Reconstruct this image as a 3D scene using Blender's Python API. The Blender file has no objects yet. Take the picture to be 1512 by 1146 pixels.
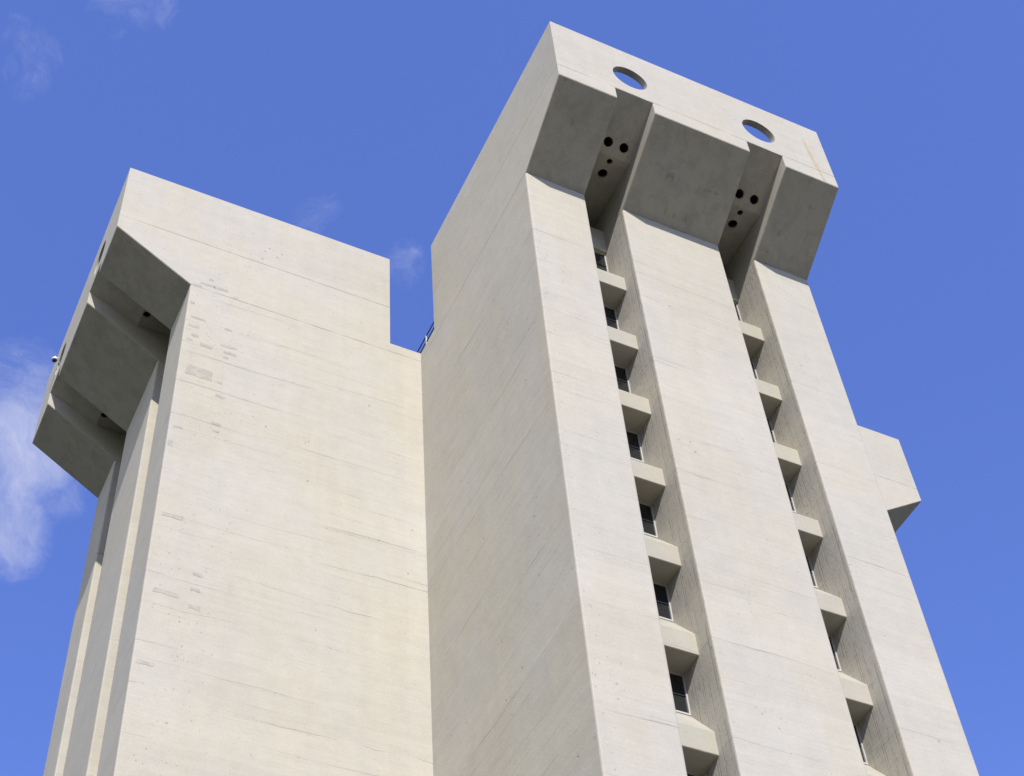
import bpy, bmesh, math, random
from mathutils import Vector, Matrix
from mathutils.geometry import tessellate_polygon

S = bpy.context.scene
COL = S.collection
R = math.radians

# ------------------------------------------------------------------ camera
EYE = Vector((0.0, 0.0, 1.6))
cam_d = bpy.data.cameras.new('camera')
cam = bpy.data.objects.new('camera', cam_d)
COL.objects.link(cam)
PITCH, ROLL, YAW = 0.8904, -0.0972, 0.5233
f = Vector((math.sin(YAW)*math.cos(PITCH), math.cos(YAW)*math.cos(PITCH), math.sin(PITCH)))
r0 = Vector((math.cos(YAW), -math.sin(YAW), 0)); u0 = r0.cross(f)
r = math.cos(ROLL)*r0 + math.sin(ROLL)*u0
u = math.cos(ROLL)*u0 - math.sin(ROLL)*r0
cam.matrix_world = Matrix(((r.x, u.x, -f.x, EYE.x), (r.y, u.y, -f.y, EYE.y), (r.z, u.z, -f.z, EYE.z), (0, 0, 0, 1)))
cam_d.sensor_width = 36; cam_d.sensor_fit = 'HORIZONTAL'
cam_d.lens = 2433.95/1512*36
cam_d.clip_start = 0.1; cam_d.clip_end = 5000
S.camera = cam

# ------------------------------------------------------------------ light
SUN = Vector((-0.221, -0.755, 0.619)).normalized()      # towards the sun
sun_d = bpy.data.lights.new('sun', 'SUN'); sun_d.energy = 3.75; sun_d.angle = R(0.53)
sun_d.color = (1.0, 0.945, 0.84)
sun = bpy.data.objects.new('sun', sun_d); COL.objects.link(sun)
sun.rotation_euler = SUN.to_track_quat('Z', 'Y').to_euler(); sun.location = (0, -60, 120)

S.view_settings.view_transform = 'Standard'; S.view_settings.look = 'None'
S.view_settings.gamma = 1.0; S.view_settings.exposure = 0.41
S.view_settings.use_curve_mapping = False

class NT:
    """small helper to write node trees"""
    def __init__(s, tree): s.t = tree; tree.nodes.clear()
    def n(s, typ, **kw):
        nd = s.t.nodes.new(typ)
        for k, v in kw.items():
            if k.startswith('i_'):
                key = k[2:]; key = int(key) if key.isdigit() else key.replace('_', ' ')
                s.set(nd.inputs[key], v)
            else: setattr(nd, k, v)
        return nd
    def set(s, sock, v):
        if isinstance(v, bpy.types.NodeSocket): s.t.links.new(v, sock)
        else: sock.default_value = v
    def m(s, op, a, b=0.0, c=0.0, clamp=False):
        nd = s.t.nodes.new('ShaderNodeMath'); nd.operation = op; nd.use_clamp = clamp
        for i, v in enumerate((a, b, c)): s.set(nd.inputs[i], v)
        return nd.outputs[0]
    def vm(s, op, a, b=(0, 0, 0)):
        nd = s.t.nodes.new('ShaderNodeVectorMath'); nd.operation = op
        s.set(nd.inputs[0], a); s.set(nd.inputs[1], b)
        return nd.outputs['Value'] if op == 'DOT_PRODUCT' else nd.outputs[0]
    def mix(s, fac, a, b, blend='MIX'):
        nd = s.t.nodes.new('ShaderNodeMix'); nd.data_type = 'RGBA'; nd.blend_type = blend
        s.set(nd.inputs[0], fac); s.set(nd.inputs[6], a); s.set(nd.inputs[7], b)
        return nd.outputs[2]
    def step(s, v, lo, hi, a=0.0, b=1.0):
        nd = s.t.nodes.new('ShaderNodeMapRange'); nd.interpolation_type = 'SMOOTHSTEP'
        for i, x in enumerate((v, lo, hi, a, b)): s.set(nd.inputs[i], x)
        return nd.outputs[0]
    def noise(s, vec, scale, detail=4, rough=.55, dist=0.0):
        nd = s.t.nodes.new('ShaderNodeTexNoise')
        s.set(nd.inputs['Vector'], vec)
        for k, v in (('Scale', scale), ('Detail', detail), ('Roughness', rough), ('Distortion', dist)): nd.inputs[k].default_value = v
        return nd.outputs[0]

def pix_dir(px, py):
    """direction of a spot in the sky (photograph pixel)"""
    d = f*2433.95 + r*(px-756) - u*(py-573)
    return d.normalized()

world = bpy.data.worlds.new('World'); S.world = world; world.use_nodes = True
W = NT(world.node_tree)
SKY_STRENGTH = 0.14
sky = W.n('ShaderNodeTexSky', sky_type='NISHITA', sun_disc=False)
sky.sun_elevation = math.asin(SUN.z); sky.sun_rotation = math.atan2(SUN.x, SUN.y)
sky.altitude = 200; sky.air_density = 1.0; sky.dust_density = 0.2; sky.ozone_density = 3.0
wtc = W.n('ShaderNodeTexCoord')
gen = wtc.outputs['Generated']
warp = W.noise(gen, 5.0, 3)
gw = W.vm('ADD', gen, W.vm('MULTIPLY', W.vm('SUBTRACT', W.n('ShaderNodeTexNoise', i_Vector=gen, i_Scale=12.0, i_Detail=6.0).outputs[1], (.5, .5, .5)), (.13, .13, .13)))
c1 = W.noise(gw, 11.0, 10, .66, .3)
c2 = W.noise(W.vm('MULTIPLY', gw, (1.0, 1.0, 0.6)), 34.0, 8, .7, .2)
shape = W.m('ADD', W.m('MULTIPLY', c1, .66), W.m('MULTIPLY', c2, .34))
cover = None
# (pixel x, pixel y, radius in pixels, strength)
for px, py, rad, st in ((30, 655, 150, 1.0), (0, 780, 125, .9), (75, 725, 100, .72), (20, 560, 120, .80), (22, 85, 110, .64), (-10, 20, 80, .5),
                        (200, -20, 130, .76), (590, 236, 50, .56), (425, 245, 80, .54), (470, 325, 90, .66), (590, 390, 80, .70), (585, 300, 60, .55),
                        (600, 150, 40, .12), (510, 195, 30, .12), (-60, 620, 150, .9), (690, 55, 60, .12), (60, 800, 90, .4), (-200, 300, 260, .5), (-300, 800, 400, .8), (1900, 900, 300, .6)):
    c = W.vm('DOT_PRODUCT', gen, tuple(pix_dir(px, py)))
    ang = rad/2434.0
    mask = W.m('MULTIPLY', W.step(c, math.cos(ang), 1.0), st)
    cover = mask if cover is None else W.m('MAXIMUM', cover, mask)
elev = W.n('ShaderNodeSeparateXYZ'); W.set(elev.inputs[0], gen); ez = elev.outputs[2]
tint = W.mix(W.step(ez, .15, .52), (1.15, 1.05, .95, 1), (1.03, 1.06, 1.70, 1))     # hazier, whiter towards the horizon
even = W.n('ShaderNodeCombineColor')
for i in range(3): W.set(even.inputs[i], W.step(ez, .50, .95, .87, 1.0))
skyc = W.mix(1.0, W.mix(1.0, sky.outputs[0], tint, 'MULTIPLY'), even.outputs[0], 'MULTIPLY')
# unseen cloud bank added low round the horizon to whiten the fill light
cover = W.m('MAXIMUM', cover, W.step(ez, .50, .30, 0.0, .95))
dens = W.step(W.m('ADD', shape, W.m('MULTIPLY', W.m('SUBTRACT', cover, 1.0), .54)), .26, .74)
west = W.step(W.vm('DOT_PRODUCT', gen, (-.84, -.05, .54)), .72, .88)          # bright cloud added out of view in the west to light the side faces
dens = W.m('MAXIMUM', dens, W.m('MULTIPLY', west, .9))
ccol = W.mix(west, (3.3, 3.5, 4.7, 1), (6.3, 6.4, 6.8, 1))
cloudy = W.mix(W.m('MULTIPLY', dens, .95), skyc, ccol)
bg = W.n('ShaderNodeBackground'); W.set(bg.inputs[0], cloudy); bg.inputs[1].default_value = SKY_STRENGTH
wo = W.n('ShaderNodeOutputWorld'); W.set(wo.inputs[0], bg.outputs[0])

# ------------------------------------------------------------------ materials
def new_mat(name):
    m = bpy.data.materials.new(name); m.use_nodes = True
    t = NT(m.node_tree)
    out = t.n('ShaderNodeOutputMaterial'); b = t.n('ShaderNodeBsdfPrincipled')
    t.set(out.inputs[0], b.outputs[0])
    return m, t, b

ZS, ZB, ZG, ZT, ZC = 53.40+1.6, 55.60+1.6, 56.38+1.6, 60.0+1.6, 53.92+1.6

def concrete(name, base=(.474, .450, .400), patch=None, patch_amt=.0, lines=1.0, patch_scale=3.0, slots=False):
    m, t, b = new_mat(name)
    P = t.n('ShaderNodeNewGeometry').outputs['Position']
    sx = t.n('ShaderNodeSeparateXYZ'); t.set(sx.inputs[0], P); z = sx.outputs[2]
    big = t.noise(P, .16, 5, .6)
    mid = t.noise(P, 1.3, 6, .6)
    fine = t.noise(P, 14.0, 4, .7)
    grain = t.noise(P, 45.0, 2, .6)
    layer = t.noise(t.vm('MULTIPLY', P, (.22, .22, 3.2)), 1.0, 6, .62)
    drip = t.noise(t.vm('MULTIPLY', P, (2.6, 2.6, .10)), 1.0, 5, .6)
    # pour lines: thin wavy level lines that come and go along the wall
    wob = t.noise(t.vm('MULTIPLY', P, (.10, .10, .35)), 1.0, 3, .5)
    wob2 = t.noise(t.vm('MULTIPLY', P, (2.2, 2.2, 1.2)), 1.0, 3, .6)
    def pour(step, amp, width, off, lo, hi, pres_scale):
        h = t.m('ADD', t.m('MULTIPLY', t.m('ADD', z, off), 1/step), t.m('ADD', t.m('MULTIPLY', wob, amp), t.m('MULTIPLY', wob2, amp*.09)))
        fr = t.m('ABSOLUTE', t.m('SUBTRACT', t.m('FRACT', h), .5))
        line = t.step(fr, 0.0, width/step, 1.0, 0.0)
        soft = t.step(fr, 0.0, 6*width/step, 1.0, 0.0)
        pres = t.step(t.noise(t.vm('MULTIPLY', t.vm('ADD', P, (off*13, off*7, off*3)), (.13, .13, 1.5)), pres_scale, 4, .65), lo, hi)
        pres = t.m('MULTIPLY', pres, t.m('MULTIPLY', upright, below))
        return t.m('MULTIPLY', line, pres), t.m('MULTIPLY', soft, pres)
    NZ = t.n('ShaderNodeSeparateXYZ'); t.set(NZ.inputs[0], t.n('ShaderNodeNewGeometry').outputs['True Normal'])
    upright = t.step(t.m('ABSOLUTE', NZ.outputs[2]), .2, .5, 1.0, 0.0)
    below = t.step(z, ZS-.15, ZS-.05, 1.0, .12)       # the heads were cast against panels: no lift lines there
    l1, s1 = pour(1.83, .75, .026, .4, .49, .66, 1.0)
    l2, s2 = pour(.72, 1.1, .020, 1.7, .48, .70, 1.3)
    l3, s3 = pour(.37, 1.0, .014, 2.9, .46, .70, 1.7)
    # construction joints right round the head
    jw = t.m('MULTIPLY', t.m('SUBTRACT', t.noise(P, 1.5, 3), .5), .05)
    def joint(zz, w):
        d = t.m('ABSOLUTE', t.m('ADD', t.m('SUBTRACT', z, zz), jw))
        return t.m('MULTIPLY', t.step(d, w*.4, w, 1.0, 0.0), t.step(t.noise(P, .9, 4), .35, .55, .35, 1.0))
    jn = t.m('MAXIMUM', joint(ZG+.02, .035), joint(ZS-.03, .038))
    # bug holes
    vo = t.n('ShaderNodeTexVoronoi'); t.set(vo.inputs['Vector'], P); vo.inputs['Scale'].default_value = 2.3
    spot = t.m('MULTIPLY', t.step(vo.outputs['Distance'], .05, .15, 1.0, 0.0), t.step(t.noise(P, .55, 4, .7), .50, .68))
    vo2 = t.n('ShaderNodeTexVoronoi'); t.set(vo2.inputs['Vector'], t.vm('MULTIPLY', P, (1, 1, .7))); vo2.inputs['Scale'].default_value = 5.5
    edge = t.step(t.m('ABSOLUTE', t.m('SUBTRACT', sx.outputs[0], 9.3)), .5, 1.7, .13, 0.0)     # pitted strip beside the left arris
    arris = t.m('MULTIPLY', t.step(t.m('ABSOLUTE', t.m('SUBTRACT', sx.outputs[0], 17.75)), .1, .45, .15, 0.0), t.step(t.m('ABSOLUTE', NZ.outputs[0]), .3, .5, 1.0, 0.0))
    arris = t.m('MULTIPLY', arris, t.step(sx.outputs[1], 30.0, 31.0, 1.0, 0.0))
    edge = t.m('MAXIMUM', edge, arris)
    spot2 = t.m('MULTIPLY', t.step(vo2.outputs['Distance'], .06, .2, 1.0, 0.0), t.step(t.m('ADD', edge, t.noise(P, .8, 5, .7)), .53, .66))
    # rubbed blotches
    blot = t.m('MULTIPLY', t.step(t.noise(t.vm('MULTIPLY', P, (1, 1, 1.8)), 1.1, 7, .75), .60, .74), t.step(big, .48, .62))
    # rows of pits along the lift lines
    pitn = t.step(t.noise(t.vm('MULTIPLY', P, (5.0, 5.0, 9.0)), 1.0, 4, .75), .56, .66)
    rows = t.m('MULTIPLY', t.m('MULTIPLY', pitn, t.step(t.noise(t.vm('MULTIPLY', P, (.5, .5, 1.2)), 1.0, 4, .6), .48, .62)), t.m('MULTIPLY', t.m('MAXIMUM', s1, s2), upright))
    # tie holes of the head's formwork, in faint rows
    def grid(c, off): return t.m('SUBTRACT', t.m('FRACT', t.m('ADD', t.m('MULTIPLY', c, 1/1.22), off)), .5)
    along = t.m('ADD', t.m('MULTIPLY', sx.outputs[0], t.step(t.m('ABSOLUTE', NZ.outputs[1]), .4, .6)), t.m('MULTIPLY', sx.outputs[1], t.step(t.m('ABSOLUTE', NZ.outputs[0]), .4, .6)))
    gx, gz = grid(along, .3), grid(z, .37)
    tie = t.m('SQRT', t.m('ADD', t.m('MULTIPLY', gx, gx), t.m('MULTIPLY', gz, gz)))
    tie = t.m('MULTIPLY', t.step(tie, .020, .040, 1.0, 0.0), t.m('MULTIPLY', t.step(z, ZS, ZS+.1), t.m('MULTIPLY', upright, t.step(t.noise(P, 1.7, 3), .40, .55, .15, 1.0))))
    # each lift of concrete came out a slightly different grey
    hl = t.m('FLOOR', t.m('ADD', t.m('ADD', t.m('MULTIPLY', t.m('ADD', z, .4), 1/1.83), t.m('MULTIPLY', wob, .75)), .5))
    wn = t.n('ShaderNodeTexWhiteNoise', noise_dimensions='1D'); t.set(wn.inputs['W'], hl)
    lift = t.m('MULTIPLY', t.m('SUBTRACT', wn.outputs['Value'], .5), t.m('MULTIPLY', upright, .045*lines))
    # slightly paler strip beside the inner corner, and stains under the overhangs
    strip = t.m('MULTIPLY', t.step(sx.outputs[0], 16.72, 16.80), t.m('MULTIPLY', t.step(sx.outputs[0], 17.56, 17.60, 1.0, 0.0), t.step(NZ.outputs[1], -.9, -.7, 1.0, 0.0)))
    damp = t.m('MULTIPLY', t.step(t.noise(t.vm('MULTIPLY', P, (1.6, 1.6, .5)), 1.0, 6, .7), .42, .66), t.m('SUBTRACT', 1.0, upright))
    vert = 0.0
    if slots:                       # faces inside the slots: upright board joints and a rougher skin
        onx = t.m('MULTIPLY', t.step(t.m('ABSOLUTE', NZ.outputs[0]), .7, .9), t.step(sx.outputs[0], 18.4, 18.5))
        yy = t.m('ADD', sx.outputs[1], t.m('MULTIPLY', t.m('SUBTRACT', t.noise(P, .8, 3), .5), .03))
        vl = None
        for y in (28.00, 28.03, 28.36, 28.62, 28.71, 29.05, 29.18):
            q = t.step(t.m('ABSOLUTE', t.m('SUBTRACT', yy, y)), .004, .02, 1.0, 0.0)
            vl = q if vl is None else t.m('MAXIMUM', vl, q)
        brk = t.step(t.noise(t.vm('MULTIPLY', P, (2.0, 6.0, .8)), 1.0, 5, .65), .40, .56)
        pit = t.step(t.noise(t.vm('MULTIPLY', P, (6.0, 9.0, 3.0)), 1.0, 5, .7), .52, .68)
        vert = t.m('MULTIPLY', onx, t.m('MAXIMUM', t.m('MULTIPLY', vl, brk), t.m('MULTIPLY', pit, .5)))
    tone = t.m('ADD', 1.0, t.m('MULTIPLY', t.m('SUBTRACT', big, .5), .16))
    tone = t.m('ADD', tone, t.m('MULTIPLY', t.m('SUBTRACT', mid, .5), .17))
    tone = t.m('ADD', tone, t.m('MULTIPLY', t.m('SUBTRACT', fine, .5), .20))
    tone = t.m('ADD', tone, t.m('MULTIPLY', t.m('SUBTRACT', grain, .5), .16))
    tone = t.m('ADD', tone, t.m('MULTIPLY', t.m('SUBTRACT', layer, .5), t.m('MULTIPLY', upright, .09*lines)))
    tone = t.m('ADD', tone, t.m('MULTIPLY', t.m('SUBTRACT', drip, .5), .08))
    board = t.noise(t.vm('MULTIPLY', P, (.35, .35, 11.0)), 1.0, 3, .6)
    tone = t.m('ADD', tone, t.m('MULTIPLY', t.m('SUBTRACT', board, .5), t.m('MULTIPLY', upright, t.m('MULTIPLY', below, .11*lines))))
    tone = t.m('ADD', tone, lift); tone = t.m('ADD', tone, t.m('MULTIPLY', strip, .025))
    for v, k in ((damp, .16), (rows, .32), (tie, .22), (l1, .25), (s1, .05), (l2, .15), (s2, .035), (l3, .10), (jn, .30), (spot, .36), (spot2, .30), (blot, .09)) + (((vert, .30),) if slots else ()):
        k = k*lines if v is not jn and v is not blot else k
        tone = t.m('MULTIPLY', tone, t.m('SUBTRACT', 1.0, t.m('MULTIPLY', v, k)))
    hue = t.mix(t.step(t.noise(t.vm('MULTIPLY', P, (1, 1, .6)), .35, 4, .6), .36, .66), (*base, 1), (base[0]*1.01, base[1]*.995, base[2]*.94, 1))
    comb = t.n('ShaderNodeCombineColor'); 
    for i in range(3): t.set(comb.inputs[i], tone)
    col = t.mix(1.0, hue, comb.outputs[0], 'MULTIPLY')
    if patch:
        rag = t.step(t.noise(P, patch_scale, 5, .75), .30, .62, .25, 1.0)
        rag = t.m('MULTIPLY', rag, patch_amt)
        col = t.mix(rag, col, (*patch, 1))
    t.set(b.inputs['Base Color'], col)
    b.inputs['Roughness'].default_value = .9
    b.inputs['Specular IOR Level'].default_value = .25
    h = t.m('ADD', t.m('MULTIPLY', layer, .014), t.m('MULTIPLY', fine, .007))
    h = t.m('ADD', h, t.m('MULTIPLY', mid, .02))
    h = t.m('SUBTRACT', h, t.m('MULTIPLY', l1, .02)); h = t.m('SUBTRACT', h, t.m('MULTIPLY', l2, .012))
    h = t.m('SUBTRACT', h, t.m('MULTIPLY', spot, .012))
    if slots: h = t.m('SUBTRACT', h, t.m('MULTIPLY', vert, .012))
    h = t.m('SUBTRACT', h, t.m('MULTIPLY', jn, .02))
    bp = t.n('ShaderNodeBump'); t.set(bp.inputs['Height'], h)
    bp.inputs['Strength'].default_value = .55*lines + .1; bp.inputs['Distance'].default_value = 1.0
    t.set(b.inputs['Normal'], bp.outputs[0])
    return m

M_CON = concrete('board_marked_concrete')
M_PIER = concrete('rough_pier_concrete', slots=True)
M_SPAN = concrete('precast_concrete', (.425, .405, .345), lines=.5)
M_PATCH = concrete('repaired_concrete', patch=(.28, .265, .24), patch_amt=.50)
M_RUST = concrete('rust_stained_concrete', patch=(.42, .32, .13), patch_amt=.6, patch_scale=2.0)
M_GRIME = concrete('grimy_concrete', patch=(.20, .19, .17), patch_amt=.42, patch_scale=9.0)

def flat_mat(name, col, rough=.5, metal=0.0, spec=.5, var=.12, scale=6.0):
    m, t, b = new_mat(name)
    P = t.n('ShaderNodeNewGeometry').outputs['Position']
    n = t.noise(P, scale, 4)
    k = t.m('ADD', 1-var/2, t.m('MULTIPLY', n, var))
    comb = t.n('ShaderNodeCombineColor')
    for i in range(3): t.set(comb.inputs[i], t.m('MULTIPLY', k, col[i]))
    t.set(b.inputs['Base Color'], comb.outputs[0])
    b.inputs['Roughness'].default_value = rough; b.inputs['Metallic'].default_value = metal
    b.inputs['Specular IOR Level'].default_value = spec
    return m
M_GLASS = flat_mat('dark_window_glass', (.018, .019, .021), .12, spec=.5)
M_FRAME = flat_mat('aluminium_frame', (.50, .50, .49), .45, .0)
M_STEEL = flat_mat('dark_painted_steel', (.035, .037, .05), .5)
M_GALV = flat_mat('pale_galvanised_steel', (.55, .54, .50), .5, .2)
M_WHITE = flat_mat('white_plastic', (.75, .75, .75), .35)
M_SMOKE = flat_mat('smoked_dome', (.03, .03, .035), .08)
M_ROOF = flat_mat('dark_roofing', (.05, .05, .05), .9)
M_VOID = flat_mat('duct_shade', (.06, .056, .052), .9)  # shade of the unlit duct insides, put into their colour
M_DARK_GROUND = flat_mat('dark_ground', (.024, .028, .014), .95, spec=.2, var=.4, scale=.6)  # unseen ground, kept dark to cut light bounced onto the left soffit
M_GROUND = flat_mat('paved_plaza', (.165, .15, .125), .95, spec=.2, var=.3, scale=.4)

# ------------------------------------------------------------------ mesh helpers
def link(name, bm, mat, parent=None, normals=True):
    if normals: bmesh.ops.recalc_face_normals(bm, faces=bm.faces[:])
    me = bpy.data.meshes.new(name); bm.to_mesh(me); bm.free()
    me.materials.append(mat)
    o = bpy.data.objects.new(name, me); COL.objects.link(o)
    o.parent = parent
    return o

def box(bm, lo, hi):
    vs = [bm.verts.new((x, y, z)) for x in (lo[0], hi[0]) for y in (lo[1], hi[1]) for z in (lo[2], hi[2])]
    for q in ((0, 1, 3, 2), (4, 6, 7, 5), (0, 4, 5, 1), (2, 3, 7, 6), (0, 2, 6, 4), (1, 5, 7, 3)):
        bm.faces.new([vs[i] for i in q])
    return vs

def tube(bm, a, b, rad, seg=10):
    a, b = Vector(a), Vector(b); d = (b-a).normalized()
    q = d.to_track_quat('Z', 'Y')
    ra = [bm.verts.new(a + q @ Vector((rad*math.cos(2*math.pi*i/seg), rad*math.sin(2*math.pi*i/seg), 0))) for i in range(seg)]
    rb = [bm.verts.new(v.co + (b-a)) for v in ra]
    for i in range(seg): bm.faces.new((ra[i], ra[(i+1) % seg], rb[(i+1) % seg], rb[i]))
    bm.faces.new(ra[::-1]); bm.faces.new(rb)

def lathe(bm, prof, c, seg=20):
    rings = []
    for rr, zz in prof:
        rings.append([bm.verts.new((c[0]+rr*math.cos(2*math.pi*i/seg), c[1]+rr*math.sin(2*math.pi*i/seg), c[2]+zz)) for i in range(seg)])
    for A, B in zip(rings, rings[1:]):
        for i in range(seg): bm.faces.new((A[i], A[(i+1) % seg], B[(i+1) % seg], B[i]))
    bm.faces.new(rings[0][::-1]); bm.faces.new(rings[-1])

def fill(bm, loops, fn):
    """planar face with holes: loops of 2-D points (outer first), fn maps a 2-D point to a local 3-D point"""
    pts = [[Vector((p[0], p[1], 0)) for p in L] for L in loops]
    flat = [p for L in pts for p in L]
    vs = [bm.verts.new(fn(p.x, p.y)) for p in flat]
    for tri in tessellate_polygon(pts):
        try: bm.faces.new([vs[i] for i in tri])
        except ValueError: pass
    out = []; k = 0
    for L in pts: out.append(vs[k:k+len(L)]); k += len(L)
    return out

def circ(cx, cy, rad, n=48):
    return [(cx+rad*math.cos(2*math.pi*i/n), cy+rad*math.sin(2*math.pi*i/n)) for i in range(n)]

# ------------------------------------------------------------------ the tower
H = 6.30                       # half width of the core
CX, CY = 23.847, 37.624+H      # axis of the core
VP, VA, VH = 16.12, 19.35, 7.67   # distances from the axis: pier face, head face, back of the head
GA, GB = 2.142, 3.79           # slots between the piers (distance from the wing's centre line)
VK, ZK = VA-2.17, 55.13+1.6
VR = VP-3.0                    # back of the slot under the head

tower = bpy.data.objects.new('concrete_tower', None); COL.objects.link(tower)
tower.location = (CX, CY, 0); tower.empty_display_size = 3
tower['label'] = 'tall pale grey concrete tower with sloping overhanging heads and slit windows'
tower['category'] = 'tower'

def ground_obj():
    bm = bmesh.new()
    vs = [bm.verts.new(p) for p in ((-3000, -3000, 0), (3000, -3000, 0), (3000, 3000, 0), (-3000, 3000, 0))]
    bm.faces.new(vs)
    o = link('ground', bm, M_DARK_GROUND); o['kind'] = 'structure'
    bm = bmesh.new()      # paved court in front of and beside the tower
    bm.faces.new([bm.verts.new(p) for p in ((13, -60, .004), (75, -60, .004), (75, 75, .004), (13, 75, .004))])
    o = link('plaza', bm, M_GROUND); o['kind'] = 'structure'
ground_obj()

bm = bmesh.new(); box(bm, (-H+.004, -H+.004, -.3), (H-.004, H-.004, ZC)); link('core', bm, M_CON, tower)

def wing(d, e, near=H, far=H, windows=True, ducts='four'):
    """d: outward direction, e: across; the wing spans -near .. far across"""
    d = Vector((d[0], d[1], 0)); e = Vector((e[0], e[1], 0))
    k = (near+far)/(2*H); sh = (far-near)/2
    U = lambda a: a*k + sh                       # nominal across coordinate -> this wing's
    L = lambda uu, v, z: e*U(uu) + d*v + Vector((0, 0, z))
    def prism(bm, u1, u2, prof):
        A = [bm.verts.new(L(u1, v, z)) for v, z in prof]; B = [bm.verts.new(L(u2, v, z)) for v, z in prof]
        n = len(prof)
        for i in range(n): bm.faces.new((A[i], A[(i+1) % n], B[(i+1) % n], B[i]))
        bm.faces.new(A[::-1]); bm.faces.new(B)
        return A, B
    rect = lambda v1, v2, z1, z2: [(v1, z1), (v2, z1), (v2, z2), (v1, z2)]
    # shaft behind the piers
    bm = bmesh.new(); prism(bm, -H, H, rect(H, VR, -.3, ZS)); link('wing_wall', bm, M_CON, tower)
    # three piers with chamfered, slightly uneven arrises
    for a, c in ((-H, -GB), (-GA, GA), (GB, H)):
        bm = bmesh.new()
        A, B = prism(bm, a, c, rect(VR, VP, -.3, ZS))
        ed = [x for x in bm.edges if {x.verts[0], x.verts[1]} in ({A[1], A[2]}, {B[1], B[2]})]
        bmesh.ops.bevel(bm, geom=ed, offset=.055, segments=2, profile=.5, affect='EDGES')
        link('pier', bm, M_PIER if d.y < -.5 else M_CON, tower)
    # ---- head
    bm = bmesh.new()
    t = .27; zr = ZG+.42
    big = [(s*(GA+GB)/2, 57.78+1.6, .765) for s in (-1, 1)]
    outline = [(-H, ZB), (-GB, ZB), (-GB, ZG), (-GA, ZG), (-GA, ZB), (GA, ZB), (GA, ZG), (GB, ZG), (GB, ZB), (H, ZB), (H, ZT), (-H, ZT)]
    hole = [[(x/1.0, z) for x, z in circ(cx, cz, rr, 64)] for cx, cz, rr in big]
    F = fill(bm, [outline]+hole, lambda x, z: L(x, VA, z))
    G = fill(bm, [[(-H+t, zr), (H-t, zr), (H-t, ZT), (-H+t, ZT)]]+hole, lambda x, z: L(x, VA-t, z))
    for P1, P2 in zip(F[1:], G[1:]):
        n = len(P1)
        for i in range(n): bm.faces.new((P1[i], P1[(i+1) % n], P2[(i+1) % n], P2[i]))
    def poly(*pts): bm.faces.new([bm.verts.new(L(*p)) for p in pts])
    # parapet top, inner faces and roof
    o4 = [(-H, VA), (H, VA), (H, VH), (-H, VH)]; i4 = [(-H+t, VA-t), (H-t, VA-t), (H-t, VH+t), (-H+t, VH+t)]
    for i in range(4):
        j = (i+1) % 4
        poly((*o4[i], ZT), (*o4[j], ZT), (*i4[j], ZT), (*i4[i], ZT))
        if i: poly((*i4[i], zr), (*i4[j], zr), (*i4[j], ZT), (*i4[i], ZT))
    for s in (-H, H):
        poly((s, VA, ZT), (s, VA, ZB), (s, VP, ZS), (s, H, ZS), (s, H, ZC), (s, VH, ZC), (s, VH, ZT))
    poly((-H, VH, ZC), (H, VH, ZC), (H, VH, ZT), (-H, VH, ZT))
    poly((-H, VH, ZC), (H, VH, ZC), (H, H, ZC), (-H, H, ZC))
    for a, c in ((-H, -GB), (-GA, GA), (GB, H)):
        poly((a, VA, ZB), (c, VA, ZB), (c, VP, ZS), (a, VP, ZS))
    for s in (-GB, -GA, GA, GB):
        poly((s, VA, ZG), (s, VA, ZB), (s, VP, ZS), (s, VR, ZS), (s, VR, ZK), (s, VK, ZK))
    bmesh.ops.remove_doubles(bm, verts=bm.verts[:], dist=.0005)
    bmesh.ops.recalc_face_normals(bm, faces=bm.faces[:])
    bm.normal_update()
    ed = []
    for x in bm.edges:
        if len(x.link_faces) == 2 and x.calc_face_angle(0) > R(25) and x.calc_length() > .2:
            m = (x.verts[0].co+x.verts[1].co)/2
            if m.dot(d) > VP+.05 and m.z < ZT+.01 and m.z > ZS+.1: ed.append(x)
    bmesh.ops.bevel(bm, geom=ed, offset=.028, segments=1, affect='EDGES', clamp_overlap=True)
    head = link('head', bm, M_CON, tower)
    bm = bmesh.new(); bm.faces.new([bm.verts.new(L(*p, zr)) for p in i4]); link('roof', bm, M_ROOF, head)
    # slot ceilings with the round duct openings
    for s in (-1, 1):
        c = s*(GA+GB)/2; lo, hi = (GA, GB) if s > 0 else (-GB, -GA)
        bm = bmesh.new()
        ln = math.hypot(VA-VK, ZG-ZK); dv, dz = (VK-VA)/ln, (ZK-ZG)/ln
        sl = lambda x, q: L(x, VA+dv*q, ZG+dz*q)
        qh = math.hypot(26.31-24.563, 55.37+1.6-ZG)
        nrm = (-dz*1.0, dv)                       # in (v, z); pick the one going up
        if nrm[1] < 0: nrm = (-nrm[0], -nrm[1])
        up_s = d*nrm[0]+Vector((0, 0, nrm[1]))
        zz = lambda y: VA-(y-24.563)
        hs = [(c-.33, qh, .195), (c+.36, qh, .195)] if ducts == 'four' else []
        hf = [(c+.03, zz(26.96), .12), (c+.03, zz(27.55), .195)] if ducts == 'four' else [(c+ducts[0], VK-ducts[1], .155)]
        holes = [circ(*h, 24) for h in hs]
        A = fill(bm, [[(lo, 0), (hi, 0), (hi, ln), (lo, ln)]]+holes, sl)
        fl = lambda x, v: L(x, v, ZK)
        holes2 = [circ(*h, 24) for h in hf]
        B = fill(bm, [[(lo, VK), (hi, VK), (hi, VR), (lo, VR)]]+holes2, fl)
        for loops, up in ((A[1:], up_s), (B[1:], Vector((0, 0, 1)))):      # concrete lip of each opening
            for P1 in loops:
                P2 = [bm.verts.new(v.co+up*.09) for v in P1]; n = len(P1)
                for i in range(n): bm.faces.new((P1[i], P1[(i+1) % n], P2[(i+1) % n], P2[i]))
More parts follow.
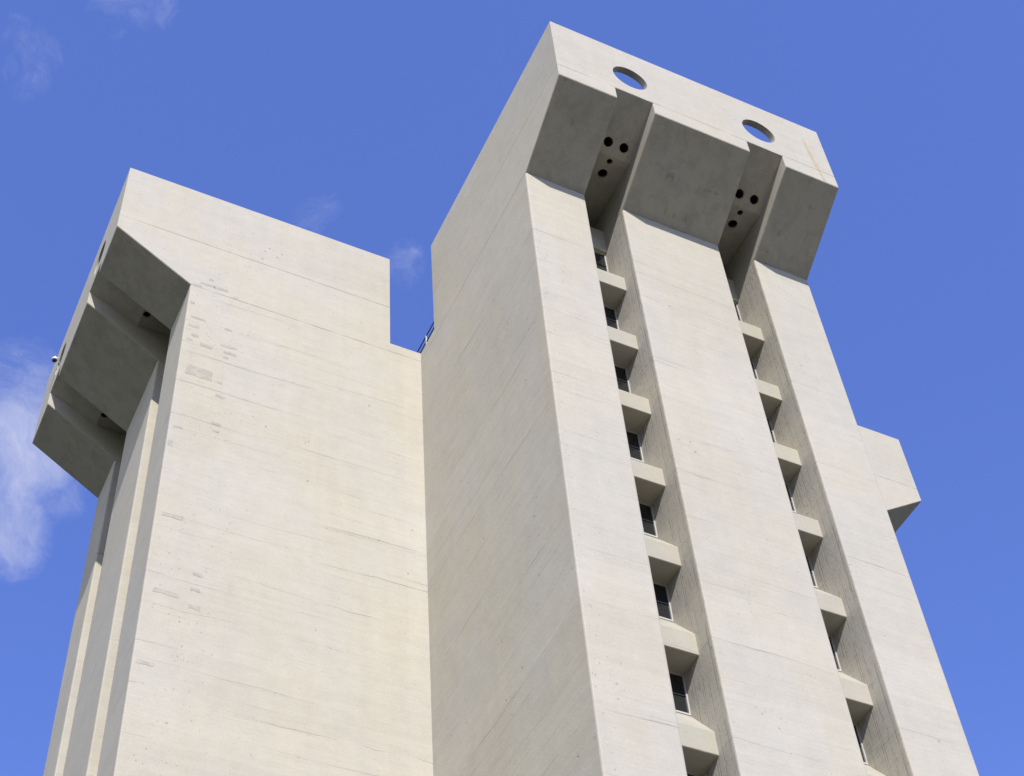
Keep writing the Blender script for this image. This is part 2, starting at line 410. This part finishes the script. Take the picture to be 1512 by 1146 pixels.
        # back wall of the recess
        bm.faces.new([bm.verts.new(L(*p)) for p in ((lo, VR, ZS-1.5), (hi, VR, ZS-1.5), (hi, VR, ZK), (lo, VR, ZK))])
        sc = link('slot_ceiling', bm, M_CON, head, normals=False)
        sc['label'] = 'shaded ceiling recess above a window slot, pierced by round ducts'
        for hh, fn, up in ((hs, sl, up_s), (hf, fl, Vector((0, 0, 1)))):
            for h in hh:
                bm = bmesh.new()
                P1 = [bm.verts.new(fn(*p)+up*.09) for p in circ(*h, 24)]; P2 = [bm.verts.new(v.co+up*.8) for v in P1]
                n = len(P1)
                for i in range(n): bm.faces.new((P1[i], P1[(i+1) % n], P2[(i+1) % n], P2[i]))
                bm.faces.new(P2)
                link('duct', bm, M_VOID, head, normals=False)
    if not windows: return L
    # ---- spandrels and windows, floor by floor
    fh = 3.553; z0 = 48.943+1.6
    protos = {}
    for s in (-1, 1):
        lo, hi = (GA, GB) if s > 0 else (-GB, -GA)
        for kf in range(-1, 14):
            zb = z0-kf*fh
            if kf == -1:
                bm = bmesh.new()
                prism(bm, lo-.02, hi+.02, [(VP-1.50, zb), (VP-1.50, zb+1.43), (VR+.01, zb+1.43), (VR+.01, zb)])
                link('spandrel', bm, M_SPAN, tower); continue
            if s not in protos:
                bm = bmesh.new()
                prof = [(VP-.74, zb), (VP-.74, zb+.81), (VP-1.66, zb+2.06), (VR+.01, zb+2.06), (VR+.01, zb)]
                A, B = prism(bm, lo-.02, hi+.02, prof)
                ed = [x for x in bm.edges if {x.verts[0], x.verts[1]} in ({A[0], B[0]}, {A[1], B[1]})]
                bmesh.ops.bevel(bm, geom=ed, offset=.02, segments=1, affect='EDGES')
                sp = link('spandrel', bm, M_SPAN, tower)
                w1, w2 = zb+2.062, zb+fh-.002
                bm = bmesh.new()
                g = .004
                vf, vb = VP-1.63, VP-1.72
                fw = .05/k
                for (a, c, p, q) in ((lo+g, lo+fw, w1, w2), (hi-fw, hi-g, w1, w2), (lo+fw, hi-fw, w1, w1+.06), (lo+fw, hi-fw, w2-.04, w2)):
                    prism(bm, a, c, rect(vb, vf, p, q))
                fr = link('window', bm, M_FRAME, tower)
                bm = bmesh.new(); prism(bm, lo+fw, hi-fw, rect(vb+.02, vb+.045, w1+.06, w2-.04))
                pn = link('pane', bm, M_GLASS, fr)
                bm = bmesh.new(); prism(bm, lo+fw, hi-fw, rect(vb+.046, vb+.075, w1+.69, w1+.71))
                tb = link('glazing_bar', bm, M_STEEL, fr)
                protos[s] = (sp, fr, pn, tb)
            else:
                sp, fr, pn, tb = protos[s]
                dz2 = -kf*fh
                a = sp.copy(); COL.objects.link(a); a.parent = tower; a.location = (0, 0, dz2)
                b2 = fr.copy(); COL.objects.link(b2); b2.parent = tower; b2.location = (0, 0, dz2)
                for q in (pn, tb):
                    c2 = q.copy(); COL.objects.link(c2); c2.parent = b2
    return L

wing((0, -1), (1, 0))                                   # the wing towards the camera
LL = wing((-1, 0), (0, -1), near=H-.30, far=H, ducts=(-.12, .17))          # the left wing
wing((1, 0), (0, 1), windows=False)                     # the right wing, mostly hidden

# ------------------------------------------------------------------ stains and repairs on the wall faces
rng = random.Random(5)
def ragged(bm, cx, cz, w, h, fn, wob=.25, tilt=0.0):
    n = 5
    top = [(cx-w/2+w*i/n, cz+h/2) for i in range(n+1)]; bot = [(cx+w/2-w*i/n, cz-h/2) for i in range(n+1)]
    pts = [(x+rng.uniform(-1, 1)*wob*h*.5, z+rng.uniform(-1, 1)*wob*h*.5+tilt*(x-cx)) for x, z in top+bot]
    bm.faces.new([bm.verts.new(fn(x, z)) for x, z in pts])

# left wing, sunlit face: positions along x, height above ground
yw = 37.624-.006-CY
wall = lambda x, z: Vector((x-CX, yw, z))
bm = bmesh.new()
for x, z, w, h in [(8.51, 55.73, 0.18, 0.12), (8.0, 55.07, 0.36, 0.14), (8.4, 55.33, 0.55, 0.12), (8.96, 55.34, 0.59, 0.15), (9.57, 55.1, 0.18, 0.14), (7.91, 53.87, 0.18, 0.13), (8.22, 53.0, 0.57, 0.11), (8.1, 52.46, 0.42, 0.15), (8.18, 51.91, 0.28, 0.15), (8.01, 51.59, 0.21, 0.13), (8.66, 51.51, 0.52, 0.19), (9.53, 51.88, 0.64, 0.15), (9.6, 51.5, 0.49, 0.15), (9.45, 51.18, 0.21, 0.1), (8.53, 49.81, 0.99, 0.53), (9.34, 49.62, 0.19, 0.14), (9.44, 48.84, 0.35, 0.16), (9.4, 47.27, 0.36, 0.13), (9.43, 46.89, 0.25, 0.11), (8.06, 46.49, 0.34, 0.09), (7.87, 45.58, 0.16, 0.31), (9.43, 52.92, 0.27, 0.13), (8.32, 42.04, 0.72, 0.16), (9.4, 39.72, 0.33, 0.15), (9.38, 39.04, 0.33, 0.13), (9.41, 38.28, 0.37, 0.17), (8.47, 38.58, 0.87, 0.16), (8.13, 35.55, 0.56, 0.14)]:
    ragged(bm, x, z, w, h, wall, .30 if h < .4 else .14)
o = link('repair_patch', bm, M_PATCH, tower, normals=False); o['label'] = 'grey ragged repair patches on the sunlit wall'; o['kind'] = 'stuff'

# grime marks under the front head
sof = lambda x, q: Vector((x-CX, -(VA-q*(VA-VP))-.004, ZB-q*(ZB-ZS)-.006))
bm = bmesh.new()
for x, q, w, h in ((23.11, .51, .30, .035), (23.25, .54, .12, .05), (22.98, .545, .10, .03), (24.81, .523, .30, .025), (25.21, .52, .16, .03), (23.4, .87, .09, .05), (23.8, .875, .10, .06), (24.32, .878, .10, .06), (18.65, .38, .10, .05), (28.3, .66, .16, .06), (29.2, .3, .10, .04)):
    ragged(bm, x, q, w, h, sof, .5)
o = link('grime_mark', bm, M_GRIME, tower, normals=False); o['label'] = 'small dark grime marks under the front head'; o['kind'] = 'stuff'

# rust streak on the front head
bm = bmesh.new()
yf = CY-VA-.006-CY
pts = [(29.18, 60.36, .03), (29.20, 59.88, .08), (29.26, 59.33, .09), (29.30, 58.76, .10), (29.37, 58.23, .09), (29.43, 57.7, .06), (29.50, 57.3, .03)]
Lf = [bm.verts.new((x-w-CX, yf, z)) for x, z, w in pts]; Rt = [bm.verts.new((x+w-CX, yf, z)) for x, z, w in pts]
for i in range(len(pts)-1): bm.faces.new((Lf[i], Rt[i], Rt[i+1], Lf[i+1]))
o = link('rust_streak', bm, M_RUST, tower, normals=False); o['label'] = 'orange rust streak running down the pale front head'

# ------------------------------------------------------------------ railing on the low roof
rail = bpy.data.objects.new('roof_railing', None); COL.objects.link(rail)
xr = 17.544+.14; y0, y1 = 36.30, 41.5
rail.location = (xr, (y0+y1)/2, ZC); rail.empty_display_size = .5
rail['label'] = 'thin dark metal railing on the low roof between the two concrete heads'; rail['category'] = 'railing'
for hz in (.92, .52):
    bm = bmesh.new(); tube(bm, (0, y0-(y0+y1)/2, hz), (0, y1-(y0+y1)/2, hz), .026); link('rail', bm, M_STEEL, rail)
bm = bmesh.new(); box(bm, (-.02, y0-(y0+y1)/2, .06), (.02, y1-(y0+y1)/2, .12)); link('toe_rail', bm, M_STEEL, rail)
for yy in (37.33, 38.7, 40.1, 41.4):
    bm = bmesh.new(); tube(bm, (0, yy-(y0+y1)/2, 0), (0, yy-(y0+y1)/2, .94), .034); link('post', bm, M_GALV, rail)

# ------------------------------------------------------------------ dome camera
dome = bpy.data.objects.new('security_camera', None); COL.objects.link(dome)
XD = CX-VA-.20; 
ray = pix_dir(80.5, 531.5); P0 = EYE + ray*((XD-EYE.x)/ray.x)
dome.location = P0; dome.empty_display_size = .3
dome['label'] = 'small white dome camera with a smoked bulb beside the left head'; dome['category'] = 'camera'
bm = bmesh.new(); lathe(bm, [(.115, -.02), (.13, .0), (.13, .05), (.11, .10), (.05, .12), (.045, .22)], (0, 0, 0)); link('housing', bm, M_WHITE, dome)
bm = bmesh.new(); lathe(bm, [(.03, -.125), (.07, -.105), (.10, -.07), (.112, -.0205)], (0, 0, 0)); link('lens_bulb', bm, M_SMOKE, dome)
bm = bmesh.new(); tube(bm, (0, 0, .2), (.21, 0, .2), .022); link('bracket_arm', bm, M_WHITE, dome)
